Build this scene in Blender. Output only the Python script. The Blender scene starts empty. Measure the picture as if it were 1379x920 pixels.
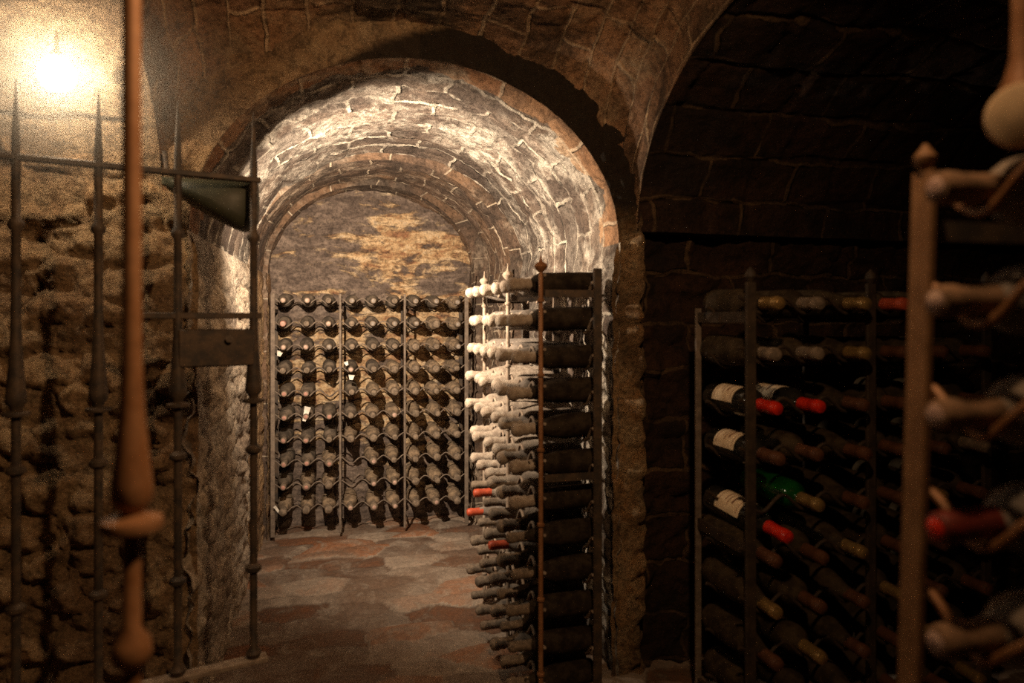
import bpy, math, random
import numpy as np
from mathutils import Vector, Matrix
random.seed(7)
C = bpy.context.scene.collection
F = 919.3
PHI = math.atan(230.0 / F)
SP, CP = math.sin(PHI), math.cos(PHI)
HC = 1.06
pi = math.pi

# ------------------------------------------------------------------ noise
def _h(ix, iy, iz, s):
    n = (ix * 73856093) ^ (iy * 19349663) ^ (iz * 83492791) ^ (s * 2654435761 & 0x7fffffff)
    n = n & 0x7fffffff
    n = (n ^ (n >> 13)) * 1274126177 & 0x7fffffff
    n = (n ^ (n >> 15)) * 668265263 & 0x7fffffff
    return ((n ^ (n >> 12)) & 0xffff) / 65535.0

def vnoise(p, s=0):
    i = np.floor(p).astype(np.int64); f = p - i; f = f * f * (3 - 2 * f)
    out = 0
    for dx in (0, 1):
        for dy in (0, 1):
            for dz in (0, 1):
                w = (f[:, 0] if dx else 1 - f[:, 0]) * (f[:, 1] if dy else 1 - f[:, 1]) * (f[:, 2] if dz else 1 - f[:, 2])
                out = out + w * _h(i[:, 0] + dx, i[:, 1] + dy, i[:, 2] + dz, s)
    return out

def fbm(p, o=4, s=0):
    a, t, r = 1.0, 0, 0
    for k in range(o):
        r = r + a * (vnoise(p * (2 ** k) + 17.3 * k, s + k) - .5); t += a; a *= .55
    return r / t

def worley(u, v, cw, ch, s=0):
    """rubble courses: returns (edge distance 0..1, cell random)"""
    gy = v / ch; iy = np.floor(gy).astype(np.int64)
    f1 = np.full(u.shape, 9.0); f2 = np.full(u.shape, 9.0); cid = np.zeros(u.shape)
    z = np.zeros_like(iy)
    for dy in (-1, 0, 1):
        jy = iy + dy
        gx = u / cw + _h(jy, z, z, s + 5) * 3
        ix = np.floor(gx).astype(np.int64)
        for dx in (-1, 0, 1):
            jx = ix + dx
            px = jx + .5 + (_h(jx, jy, z, s) - .5) * .8
            py = jy + .5 + (_h(jx, jy, z, s + 1) - .5) * .6
            d = np.sqrt(np.abs(gx - px) ** 2 + np.abs(gy - py) ** 2)
            new = d < f1
            f2 = np.where(new, f1, np.minimum(f2, d))
            cid = np.where(new, _h(jx, jy, z, s + 2), cid)
            f1 = np.minimum(f1, d)
    return np.clip((f2 - f1) / .45, 0, 1), cid

# ------------------------------------------------------------------ materials
def new_mat(name):
    m = bpy.data.materials.new(name); m.use_nodes = True
    nt = m.node_tree; nt.nodes.clear()
    o = nt.nodes.new('ShaderNodeOutputMaterial'); b = nt.nodes.new('ShaderNodeBsdfPrincipled')
    nt.links.new(b.outputs[0], o.inputs[0])
    return m, nt, b

class N:
    def __init__(s, nt): s.nt = nt
    def new(s, t, **k):
        n = s.nt.nodes.new(t)
        for a, v in k.items(): setattr(n, a, v)
        return n
    def link(s, a, b): s.nt.links.new(a, b)
    def noise(s, vec, scale, detail=6, rough=.6, dist=0):
        n = s.new('ShaderNodeTexNoise'); n.inputs['Scale'].default_value = scale
        n.inputs['Detail'].default_value = detail; n.inputs['Roughness'].default_value = rough
        n.inputs['Distortion'].default_value = dist
        if vec is not None: s.link(vec, n.inputs['Vector'])
        return n.outputs['Fac']
    def ramp(s, fac, stops):
        r = s.new('ShaderNodeValToRGB'); e = r.color_ramp.elements
        while len(e) < len(stops): e.new(.5)
        for i, (p, c) in enumerate(stops):
            e[i].position = p; e[i].color = (*c, 1) if not isinstance(c, (int, float)) else (c, c, c, 1)
        s.link(fac, r.inputs[0]); return r.outputs[0]
    def mix(s, fac, a, b, bt='MIX'):
        m = s.new('ShaderNodeMix', data_type='RGBA', blend_type=bt)
        for i, v in ((0, fac), (6, a), (7, b)):
            if isinstance(v, bpy.types.NodeSocket): s.link(v, m.inputs[i])
            elif isinstance(v, (int, float)): m.inputs[i].default_value = v if i == 0 else (v, v, v, 1)
            else: m.inputs[i].default_value = (*v, 1)
        return m.outputs[2]
    def math(s, op, a, b=None):
        m = s.new('ShaderNodeMath', operation=op)
        for i, v in ((0, a), (1, b)):
            if v is None: continue
            if isinstance(v, bpy.types.NodeSocket): s.link(v, m.inputs[i])
            else: m.inputs[i].default_value = v
        return m.outputs[0]
    def bump(s, b, h, strength, dist, prev=None):
        n = s.new('ShaderNodeBump'); n.inputs['Strength'].default_value = strength; n.inputs['Distance'].default_value = dist
        s.link(h, n.inputs['Height'])
        if prev is not None: s.link(prev, n.inputs['Normal'])
        s.link(n.outputs[0], b.inputs['Normal']); return n.outputs[0]

def mat_brick(name, c1, c2, mortar, bw, rh, ms=.008, soot_and_shade=(.04, .03, .025), soot_and_shade_amt=.5, lime=None, lime_amt=.5, rough=.85, warp=.02, bump=1.0, patch=None):
    m, nt, b = new_mat(name); n = N(nt)
    uv = n.new('ShaderNodeUVMap').outputs[0]
    geo = n.new('ShaderNodeNewGeometry').outputs['Position']
    nz = n.new('ShaderNodeTexNoise'); nz.inputs['Scale'].default_value = 7; nz.inputs['Detail'].default_value = 3
    n.link(geo, nz.inputs['Vector'])
    sub = n.new('ShaderNodeVectorMath', operation='SUBTRACT'); n.link(nz.outputs['Color'], sub.inputs[0]); sub.inputs[1].default_value = (.5, .5, .5)
    sc = n.new('ShaderNodeVectorMath', operation='SCALE'); n.link(sub.outputs[0], sc.inputs[0]); sc.inputs['Scale'].default_value = warp * 2.5
    ad = n.new('ShaderNodeVectorMath', operation='ADD'); n.link(uv, ad.inputs[0]); n.link(sc.outputs[0], ad.inputs[1])
    br = n.new('ShaderNodeTexBrick'); n.link(ad.outputs[0], br.inputs['Vector'])
    br.inputs['Scale'].default_value = 1; br.inputs['Mortar Size'].default_value = ms; br.inputs['Mortar Smooth'].default_value = .6
    br.inputs['Brick Width'].default_value = bw; br.inputs['Row Height'].default_value = rh; br.inputs['Bias'].default_value = -.1
    br.inputs['Color1'].default_value = (*c1, 1); br.inputs['Color2'].default_value = (*c2, 1); br.inputs['Mortar'].default_value = (*mortar, 1)
    fine = n.noise(geo, 38, 8, .7); mid = n.noise(geo, 9, 6, .65, .6); big = n.noise(geo, 2.6, 5, .6, .5)
    col = n.mix(n.ramp(mid, [(.40, .55), (.62, 0.0)]), br.outputs['Color'], n.mix(1, br.outputs['Color'], .55, 'MULTIPLY'))
    # worn mortar: vanishes in places
    wear = n.ramp(n.noise(geo, 5.3, 4, .6), [(.42, 0.0), (.55, 1.0)])
    col = n.mix(n.math('MULTIPLY', wear, .35), col, n.mix(mid, c1, c2))
    if lime:
        lm = n.ramp(n.math('ADD', n.math('MULTIPLY', big, .55), n.math('MULTIPLY', mid, .45)), [(.52 - .12 * lime_amt, 0.0), (.60 - .08 * lime_amt, 1.0)])
        col = n.mix(n.math('MULTIPLY', lm, n.ramp(fine, [(.3, .35), (.55, .95)])), col, lime)
    if patch:
        pm = n.ramp(n.noise(geo, 4.1, 6, .62, 1.0), [(.53, 0.0), (.59, 1.0)])
        col = n.mix(n.math('MULTIPLY', pm, .8), col, patch)
    st = n.ramp(n.noise(geo, 3.7, 6, .65, .8), [(.60 - .25 * soot_and_shade_amt, 0.0), (.70 - .15 * soot_and_shade_amt, 1.0)])
    col = n.mix(n.math('MULTIPLY', st, .8), col, soot_and_shade)
    fine2 = n.noise(geo, 120, 6, .75)
    col = n.mix(n.math('MULTIPLY', br.outputs['Fac'], n.math('SUBTRACT', .95, n.math('MULTIPLY', wear, .75))), col, mortar)
    col = n.mix(n.ramp(fine, [(.40, .75), (.51, 0.0)]), col, n.mix(1, col, .38, 'MULTIPLY'))
    col = n.mix(n.ramp(fine2, [(.38, .6), (.50, 0.0)]), col, n.mix(1, col, .4, 'MULTIPLY'))
    col = n.mix(n.ramp(fine2, [(.58, 0.0), (.66, .5)]), col, n.mix(1, col, (1.5, 1.45, 1.4), 'MULTIPLY'))
    n.link(col, b.inputs['Base Color']); b.inputs['Roughness'].default_value = rough
    b.inputs['Specular IOR Level'].default_value = .3
    h = n.math('ADD', n.math('MULTIPLY', n.math('SUBTRACT', 1.0, br.outputs['Fac']), n.math('SUBTRACT', 1.0, n.math('MULTIPLY', wear, .6))), n.math('ADD', n.math('MULTIPLY', fine, 1.6), n.math('ADD', n.math('MULTIPLY', mid, 1.2), n.math('MULTIPLY', fine2, .6))))
    n.bump(b, h, .8 * bump, .012)
    return m

def mat_stone(name, c1, c2, c3, rough=.9, bump=1.0, scale=1.0):
    m, nt, b = new_mat(name); n = N(nt)
    geo = n.new('ShaderNodeNewGeometry').outputs['Position']
    a = n.new('ShaderNodeAttribute'); a.attribute_name = 'cell'
    e = n.new('ShaderNodeAttribute'); e.attribute_name = 'edge'
    fine = n.noise(geo, 45 * scale, 9, .72); mid = n.noise(geo, 12 * scale, 7, .65, .7); big = n.noise(geo, 3.0 * scale, 4, .6)
    col = n.mix(n.ramp(mid, [(.35, 0.0), (.65, 1.0)]), c1, c2)
    col = n.mix(n.ramp(big, [(.45, 0.0), (.62, .8)]), col, c3)
    col = n.mix(n.math('MULTIPLY', a.outputs['Fac'], .45), col, n.mix(1, col, (1.5, 1.35, 1.15), 'MULTIPLY'))
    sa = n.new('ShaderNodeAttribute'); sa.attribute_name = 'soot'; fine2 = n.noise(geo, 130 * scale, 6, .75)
    col = n.mix(n.ramp(fine, [(.40, .8), (.52, 0.0)]), col, n.mix(1, col, .34, 'MULTIPLY'))
    col = n.mix(n.ramp(fine2, [(.38, .6), (.50, 0.0)]), col, n.mix(1, col, .4, 'MULTIPLY'))
    col = n.mix(sa.outputs['Fac'], col, (.032, .021, .014))  # blends in the painted shadow of the arch face
    n.link(col, b.inputs['Base Color']); b.inputs['Roughness'].default_value = rough
    b.inputs['Specular IOR Level'].default_value = .3
    h = n.math('ADD', n.math('MULTIPLY', fine, 1.6), n.math('ADD', n.math('MULTIPLY', mid, 1.4), n.math('MULTIPLY', fine2, .5)))
    n.bump(b, h, .9 * bump, .014)
    return m

def mat_noise(name, c1, c2, scale=30, rough=.7, metal=0, bump=.3, dist=.002, spec=.4, lo=.4, hi=.6, detail=6):
    m, nt, b = new_mat(name); n = N(nt)
    tc = n.new('ShaderNodeTexCoord').outputs['Object']
    oi = n.new('ShaderNodeObjectInfo').outputs['Random']
    ad = n.new('ShaderNodeVectorMath', operation='ADD'); n.link(tc, ad.inputs[0])
    cb = n.new('ShaderNodeCombineXYZ'); n.link(n.math('MULTIPLY', oi, 9.0), cb.inputs[0]); n.link(cb.outputs[0], ad.inputs[1])
    f = n.noise(ad.outputs[0], scale, detail, .65)
    f2 = n.noise(ad.outputs[0], scale * 4.5, 5, .7)
    col = n.mix(n.ramp(f, [(lo, 0.0), (hi, 1.0)]), c1, c2)
    col = n.mix(n.math('MULTIPLY', n.ramp(f2, [(.35, 1.0), (.6, 0.0)]), .4), col, n.mix(1, col, .5, 'MULTIPLY'))
    n.link(col, b.inputs['Base Color']); b.inputs['Roughness'].default_value = rough; b.inputs['Metallic'].default_value = metal
    b.inputs['Specular IOR Level'].default_value = spec
    if bump: n.bump(b, n.math('ADD', f, f2), bump, dist)
    return m

def mat_emit(name, col, s):
    m = bpy.data.materials.new(name); m.use_nodes = True; nt = m.node_tree; nt.nodes.clear()
    o = nt.nodes.new('ShaderNodeOutputMaterial'); e = nt.nodes.new('ShaderNodeEmission')
    e.inputs[0].default_value = (*col, 1); e.inputs[1].default_value = s; nt.links.new(e.outputs[0], o.inputs[0]); return m

M = {}
M['vault'] = mat_brick('vault_brick', (.17, .12, .095), (.46, .36, .29), (.85, .76, .64), .27, .125, .009, soot_and_shade=(.095, .072, .062), soot_and_shade_amt=.80, lime=(.85, .78, .68), lime_amt=.36, warp=.03, bump=1.7)
M['ring'] = mat_brick('brown_ring_brick', (.46, .22, .11), (.58, .38, .23), (.75, .58, .42), .27, .125, .008, soot_and_shade=(.10, .06, .04), soot_and_shade_amt=.5, lime=(.55, .42, .3), lime_amt=.2, warp=.02, bump=1.3)
M['rib'] = mat_brick('rib_brick', (.26, .16, .10), (.13, .095, .08), (.58, .48, .37), .25, .12, .006, soot_and_shade=(.055, .042, .036), soot_and_shade_amt=.6, lime=(.40, .32, .25), lime_amt=.1, warp=.018)
m, nt, b = new_mat('patched_end_wall'); n = N(nt)
geo = n.new('ShaderNodeNewGeometry').outputs['Position']
mp = n.new('ShaderNodeMapping'); mp.inputs['Scale'].default_value = (1, 1, 2.6); n.link(geo, mp.inputs[0])
st_ = n.noise(mp.outputs[0], 4.2, 8, .62, .7); mid = n.noise(mp.outputs[0], 11, 7, .65, .5); fine = n.noise(geo, 55, 8, .72)
sx = n.new('ShaderNodeSeparateXYZ'); n.link(geo, sx.inputs[0])
def blob(cx, cz, rx, rz):
    dx = n.math('DIVIDE', n.math('SUBTRACT', sx.outputs[0], cx), rx); dz = n.math('DIVIDE', n.math('SUBTRACT', sx.outputs[2], cz), rz)
    return n.math('SUBTRACT', 1.0, n.math('SQRT', n.math('ADD', n.math('MULTIPLY', dx, dx), n.math('MULTIPLY', dz, dz))))
bl = n.math('MAXIMUM', n.math('MAXIMUM', blob(.32, 1.45, .46, .24), blob(.44, 1.06, .50, .22)), blob(.25, .75, .75, .42))
pm = n.math('ADD', n.math('MULTIPLY', bl, .17), n.math('ADD', n.math('MULTIPLY', st_, .80), n.math('MULTIPLY', mid, .28)))
mask = n.ramp(pm, [(.565, 0.0), (.625, 1.0)])
tan = n.ramp(mid, [(.36, (.26, .13, .07)), (.47, (.40, .26, .14)), (.56, (.56, .41, .25)), (.66, (.50, .40, .29))])
dark = n.ramp(mid, [(.35, (.085, .062, .052)), (.5, (.15, .112, .093)), (.66, (.26, .20, .165))])
col = n.mix(mask, dark, tan)
fine2 = n.noise(geo, 130, 6, .75)
col = n.mix(n.ramp(fine, [(.40, .75), (.52, 0.0)]), col, n.mix(1, col, .38, 'MULTIPLY'))
col = n.mix(n.ramp(fine2, [(.40, .6), (.50, 0.0)]), col, n.mix(1, col, .4, 'MULTIPLY'))
col = n.mix(n.ramp(fine2, [(.60, 0.0), (.66, .5)]), col, n.mix(1, col, (1.6, 1.5, 1.4), 'MULTIPLY'))
n.link(col, b.inputs['Base Color']); b.inputs['Roughness'].default_value = .9
n.bump(b, n.math('ADD', n.math('MULTIPLY', mask, .8), n.math('ADD', fine, mid)), .8, .008)
M['backwall'] = m
M['web'] = mat_brick('web_brick', (.70, .39, .21), (.36, .20, .12), (.85, .60, .38), .24, .11, .007, soot_and_shade=(.06, .038, .025), soot_and_shade_amt=.6, lime=(.45, .32, .2), lime_amt=.25, warp=.022, bump=1.6)
M['bay'] = mat_brick('sooty_brick', (.070, .032, .017), (.038, .020, .012), (.14, .085, .045), .30, .15, .008, soot_and_shade=(.014, .009, .007), soot_and_shade_amt=.6, warp=.03, bump=1.2)  # shade of the right bay put into the brick colour
M['stone'] = mat_stone('rubble_stone', (.44, .28, .16), (.66, .48, .29), (.30, .185, .11), bump=1.3)
M['stone_pale'] = mat_stone('limewashed_rubble', (.42, .34, .27), (.74, .66, .56), (.26, .20, .16))
M['pillar'] = mat_stone('pillar_stone', (.68, .38, .17), (.86, .66, .42), (.20, .12, .07), scale=1.3, bump=1.6)
M['iron'] = mat_noise('old_iron', (.050, .040, .034), (.11, .075, .05), 30, .62, .2, .3, .001)
M['iron_rust'] = mat_noise('rusty_brown_iron', (.26, .115, .045), (.34, .17, .08), 20, .55, .15, .15, .001)
M['iron_dusty'] = mat_noise('dusty_pale_iron', (.36, .29, .23), (.22, .165, .125), 40, .85, 0, .4, .0015)  # dusty iron, also used for the lit tone of the gate's bottom rail
M['iron_dark'] = mat_noise('dark_brown_iron', (.028, .019, .013), (.055, .036, .022), 30, .7, 0, .3, .001)
M['iron_grey'] = mat_noise('dusty_grey_iron', (.21, .165, .13), (.13, .10, .08), 40, .8, 0, .4, .0015)
M['iron_orange'] = mat_noise('brown_iron', (.17, .085, .036), (.24, .125, .055), 25, .7, .0, .3, .001)
M['glass_dust'] = mat_noise('dusty_bottle_glass', (.055, .044, .035), (.16, .125, .095), 28, .75, 0, .5, .002)
M['glass_mould'] = mat_noise('mould_crusted_bottle_glass', (.13, .095, .065), (.33, .24, .16), 34, .9, 0, .9, .004)
M['glass_pale'] = mat_noise('pale_dust_bottle_glass', (.32, .265, .215), (.19, .15, .12), 30, .9, 0, .8, .003)
M['glass_grey'] = mat_noise('grey_dust_bottle_glass', (.24, .20, .17), (.13, .11, .095), 30, .85, 0, .6, .003)
M['glass_clean'] = mat_noise('dark_bottle_glass', (.012, .012, .010), (.02, .018, .014), 20, .12, 0, 0, .001, .6)
M['glass_near'] = mat_noise('dark_brown_dusty_glass', (.016, .011, .008), (.045, .033, .023), 26, .8, 0, .4, .002, .1)  # bottle glass darkened for the shade beside the near post
M['glass_green'] = mat_noise('green_bottle_glass', (.003, .045, .006), (.006, .075, .010), 20, .12, 0, 0, .001, .7)
M['glass_brown'] = mat_noise('brown_dust_bottle_glass', (.026, .018, .011), (.060, .042, .024), 28, .75, 0, .4, .002, .12)
M['cap_pink'] = mat_noise('faded_pink_capsule', (.50, .26, .21), (.36, .20, .16), 60, .7)
M['cap_red'] = mat_noise('red_wax_capsule', (.52, .085, .035), (.40, .07, .035), 50, .45)
M['cap_red_bright'] = mat_noise('bright_red_capsule', (.70, .030, .008), (.55, .02, .008), 50, .25, spec=.7)
M['cap_dust'] = mat_noise('dusty_capsule', (.25, .19, .14), (.13, .10, .075), 60, .85, 0, .6, .002)
M['cap_pale'] = mat_noise('pale_dusty_capsule', (.46, .39, .32), (.30, .235, .185), 50, .9, 0, .8, .003)
M['cap_gold'] = mat_noise('gold_foil_capsule', (.50, .33, .13), (.35, .22, .09), 50, .3, .6, .1)
M['cap_redbrown'] = mat_noise('dark_red_capsule', (.16, .02, .012), (.10, .016, .01), 50, .5)
M['cap_tan'] = mat_noise('tan_dusty_capsule', (.26, .15, .085), (.15, .09, .05), 50, .85, 0, .5, .002)
M['cap_brown'] = mat_noise('brown_capsule', (.085, .035, .018), (.12, .05, .025), 50, .5)
M['cork_end'] = mat_noise('capsule_end', (.62, .44, .36), (.40, .26, .22), 80, .8)
M['cork_grey'] = mat_noise('grey_capsule_end', (.34, .30, .27), (.20, .17, .15), 80, .8)
M['cork_white'] = mat_noise('white_capsule_end', (.8, .8, .8), (.68, .68, .68), 80, .8)
M['paper'] = mat_noise('paper_tag', (.82, .78, .72), (.7, .66, .6), 30, .8, 0, 0)
M['label_cream'] = mat_noise('cream_bottle_label', (.90, .76, .55), (.76, .60, .42), 22, .7, 0, 0, lo=.35, hi=.7)
M['ink'] = mat_noise('faded_label_ink', (.28, .12, .08), (.2, .1, .07), 40, .8, 0, 0)
M['enamel'] = mat_noise('dark_green_enamel', (.040, .042, .026), (.055, .056, .036), 12, .5, 0, .1)
M['hood_in'] = mat_noise('lamp_hood_lining', (.6, .58, .5), (.5, .48, .4), 12, .5, 0, 0)
M['cream'] = mat_noise('cream_lamp_face', (.70, .52, .32), (.62, .45, .27), 14, .6, 0, 0)
M['bulb'] = mat_emit('lit_globe', (1.0, .78, .52), 105)
M['bulb_small'] = mat_emit('lit_bulb', (1.0, .8, .6), 30)

# floor
m, nt, b = new_mat('worn_floor_slabs'); n = N(nt)
geo = n.new('ShaderNodeNewGeometry').outputs['Position']
a = n.new('ShaderNodeAttribute'); a.attribute_name = 'cell'; e = n.new('ShaderNodeAttribute'); e.attribute_name = 'edge'
mp = n.new('ShaderNodeMapping'); mp.inputs['Scale'].default_value = (1, .9, 1); n.link(geo, mp.inputs[0])
fine = n.noise(mp.outputs[0], 60, 8, .7); mid = n.noise(mp.outputs[0], 9, 6, .65, .8); big = n.noise(mp.outputs[0], 3.3, 4, .6, .6)
col = n.ramp(n.math('ADD', n.math('MULTIPLY', a.outputs['Fac'], .5), n.math('MULTIPLY', mid, .5)), [(.2, (.19, .075, .032)), (.36, (.13, .08, .055)), (.50, (.22, .17, .135)), (.64, (.34, .27, .215)), (.78, (.30, .12, .05))])
col = n.mix(n.ramp(big, [(.46, 0.0), (.64, .75)]), col, (.17, .105, .07))
col = n.mix(n.ramp(mid, [(.55, 0.0), (.7, .5)]), col, (.42, .36, .30))
col = n.mix(n.ramp(fine, [(.32, .6), (.6, 0.0)]), col, n.mix(1, col, .4, 'MULTIPLY'))
n.link(col, b.inputs['Base Color']); b.inputs['Roughness'].default_value = .75
n.bump(b, n.math('ADD', fine, mid), .7, .008)
M['floor'] = m
M['sooty_arch'] = mat_stone('sooty_arch_face', (.030, .020, .014), (.06, .04, .028), (.02, .014, .010))  # dark tone for the shadow painted on the arch face

# ------------------------------------------------------------------ mesh helpers
class MB:
    def __init__(s): s.v = []; s.f = []; s.mi = []; s.cur = 0
    def add(s, vs, fs):
        o = len(s.v); s.v += [tuple(p) for p in vs]; s.f += [tuple(i + o for i in f) for f in fs]; s.mi += [s.cur] * len(fs)
    def box(s, c, d, rot=None, bev=0):
        x, y, z = d[0] / 2, d[1] / 2, d[2] / 2
        if bev:
            bv = bev; vs = []; 
            for sz in (-1, 1):
                for (zz, ins) in (((z) * sz, bv), ((z - bv) * sz, 0)):
                    ring = []
                    X, Y = x - ins, y - ins; k = bv
                    ring = [(-X + k, -Y), (X - k, -Y), (X, -Y + k), (X, Y - k), (X - k, Y), (-X + k, Y), (-X, Y - k), (-X, -Y + k)]
                    vs.append([(a, b_, zz) for a, b_ in ring])
            rings = [vs[0], vs[1], vs[3], vs[2]]
            V = [p for r in rings for p in r]
            fs = [tuple(range(7, -1, -1)), tuple(range(24, 32))]
            for r in range(3):
                for k in range(8):
                    fs.append((r * 8 + k, r * 8 + (k + 1) % 8, (r + 1) * 8 + (k + 1) % 8, (r + 1) * 8 + k))
        else:
            V = [(a, b_, c_) for a in (-x, x) for b_ in (-y, y) for c_ in (-z, z)]
            fs = [(0, 1, 3, 2), (4, 6, 7, 5), (0, 4, 5, 1), (2, 3, 7, 6), (0, 2, 6, 4), (1, 5, 7, 3)]
        R = rot if rot is not None else Matrix.Identity(3)
        s.add([Vector(c) + R @ Vector(p) for p in V], fs)
    def lathe(s, prof, seg=20, c=(0, 0, 0), axis=(0, 0, 1), caps=True):
        q = Vector((0, 0, 1)).rotation_difference(Vector(axis)).to_matrix(); c = Vector(c); V = []; fs = []
        for (z, r) in prof:
            for k in range(seg):
                t = 2 * pi * k / seg; V.append(c + q @ Vector((r * math.cos(t), r * math.sin(t), z)))
        for i in range(len(prof) - 1):
            for k in range(seg):
                k2 = (k + 1) % seg; fs.append((i * seg + k, i * seg + k2, (i + 1) * seg + k2, (i + 1) * seg + k))
        if caps:
            fs.append(tuple(range(seg - 1, -1, -1))); o = (len(prof) - 1) * seg; fs.append(tuple(range(o, o + seg)))
        s.add(V, fs)
    def tube(s, pts, r, seg=8, closed=False):
        P = [Vector(p) for p in pts]; V = []; n_ = len(P); up = None
        for i, p in enumerate(P):
            t = (P[min(i + 1, n_ - 1)] - P[max(i - 1, 0)]).normalized()
            if up is None:
                up = Vector((0, 0, 1)) if abs(t.z) < .9 else Vector((1, 0, 0))
            a_ = t.cross(up).normalized(); b_ = a_.cross(t).normalized(); up = b_
            rr = r[i] if isinstance(r, (list, tuple)) else r
            for k in range(seg):
                w = 2 * pi * k / seg; V.append(p + a_ * (rr * math.cos(w)) + b_ * (rr * math.sin(w)))
        fs = []
        for i in range(n_ - 1):
            for k in range(seg):
                k2 = (k + 1) % seg; fs.append((i * seg + k2, i * seg + k, (i + 1) * seg + k, (i + 1) * seg + k2))
        fs.append(tuple(range(seg))); fs.append(tuple((n_ - 1) * seg + k for k in range(seg - 1, -1, -1)))
        s.add(V, fs)
    def mesh(s, name, mats, smooth=True):
        me = bpy.data.meshes.new(name); me.from_pydata(s.v, [], s.f)
        for m_ in (mats if isinstance(mats, (list, tuple)) else [mats]): me.materials.append(M[m_])
        me.polygons.foreach_set('material_index', s.mi)
        me.polygons.foreach_set('use_smooth', [smooth] * len(s.f))
        if smooth: me.set_sharp_from_angle(angle=math.radians(40))
        me.update(); return me
    def build(s, name, mats, parent=None, smooth=True):
        o = bpy.data.objects.new(name, s.mesh(name, mats, smooth)); C.objects.link(o)
        if parent is not None: o.parent = parent
        return o

def tag(o, label=None, cat=None, group=None, kind=None):
    if label: o['label'] = label
    if cat: o['category'] = cat
    if group: o['group'] = group
    if kind: o['kind'] = kind
    return o
def empty(name, loc, label, cat, group=None):
    o = bpy.data.objects.new(name, None); C.objects.link(o); o.location = loc; o.empty_display_size = .1
    return tag(o, label, cat, group)

def grid(name, P, mat, uv=None, attrs=None, flip=False, label=None):
    """P: (nu, nv, 3) array"""
    nu, nv = P.shape[:2]
    idx = np.arange(nu * nv).reshape(nu, nv)
    q = np.stack([idx[:-1, :-1], idx[1:, :-1], idx[1:, 1:], idx[:-1, 1:]], -1).reshape(-1, 4)
    if flip: q = q[:, ::-1]
    me = bpy.data.meshes.new(name); me.from_pydata(P.reshape(-1, 3).tolist(), [], q.tolist())
    me.materials.append(M[mat]); me.polygons.foreach_set('use_smooth', [True] * len(me.polygons))
    if uv is not None:
        l = me.uv_layers.new(name='UVMap'); vi = np.empty(len(me.loops), dtype=np.int32); me.loops.foreach_get('vertex_index', vi)
        l.data.foreach_set('uv', uv.reshape(-1, 2)[vi].ravel().astype(np.float32))
    for k, v in (attrs or {}).items():
        at = me.attributes.new(k, 'FLOAT', 'POINT'); at.data.foreach_set('value', v.ravel().astype(np.float32))
    me.update(); o = bpy.data.objects.new(name, me); C.objects.link(o)
    tag(o, kind='structure', label=label); return o

def disp(P, nrm, amp, scale, s=0, fade=None):
    f = fbm(P.reshape(-1, 3) * scale, 4, s).reshape(P.shape[:2])
    if fade is not None: f = f * fade
    return P + nrm * (f * amp)[..., None]
def ramp01(x, a, b): return np.clip((x - a) / (b - a), 0, 1)
def bricks(u, v, bw, rh):
    """rounded brick relief 0..1 and per brick random"""
    row = np.floor(v / rh).astype(np.int64)
    uu = u + (row % 2) * bw * .5 + (_h(row, row * 0, row * 0, 3) - .5) * bw * .3
    colm = np.floor(uu / bw).astype(np.int64)
    fu = (uu / bw - colm) * bw; fv = (v / rh - row) * rh
    e = np.minimum(np.minimum(fu, bw - fu), np.minimum(fv, rh - fv))
    return np.clip(e / .014, 0, 1), _h(colm, row, row * 0, 9)

# ------------------------------------------------------------------ tunnel
YF, YB = 1.88, 3.70
SEG = [(YF, 3.0, .21, .585, .49, 'vault', 0), (3.0, 3.5, .19, .56, .47, 'rib', 1), (3.5, YB, .165, .515, .455, 'rib', 2)]
ZC = 1.285
def vault(i, y0, y1, c, a_, b_, mat):
    ns = 200; ny = max(6, int((y1 - y0) / .009)); th = np.linspace(0, pi, ns)
    ys = np.linspace(y0, y1, ny)
    T, Y = np.meshgrid(th, ys, indexing='ij')
    X = c - a_ * np.cos(T); Z = ZC + b_ * np.sin(T)
    P = np.stack([X, Y, Z], -1)
    nr = np.stack([np.cos(T), 0 * T, -np.sin(T)], -1)
    arc = T * (a_ + b_) / 2
    fade = np.minimum(ramp01(T, 0, .12), ramp01(pi - T, 0, .12)) * np.minimum(1, .35 + ramp01(Y, y0, y0 + .04))
    w = fbm(P.reshape(-1, 3) * 7, 2, 40).reshape(T.shape) * .05
    e, r = bricks(arc + w, Y + w, .27, .125)
    P = disp(P, nr, .055, 3.5, 3, fade); P = disp(P, nr, .02, 16, 8, fade)
    P = P + nr * ((e - 1) * .007 + (r - .5) * .012)[..., None] * fade[..., None]
    uv = np.stack([arc + (Y > -9) * .0, Y], -1)
    o = grid('ceiling', P, mat, uv, label='ring of old brick barrel vault over the wine tunnel')
    if i == 0:
        o.data.materials.append(M['ring']); f_ = fbm(P.reshape(-1, 3) * 9, 3, 91)
        for p in o.data.polygons:
            v_ = p.vertices[0]
            if p.center.y < 1.985 + f_[v_] * .22: p.material_index = 1
    return o
for i, (y0, y1, c, a_, b_, mat, _) in enumerate(SEG):
    vault(i, y0, y1, c, a_, b_, mat)

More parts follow.
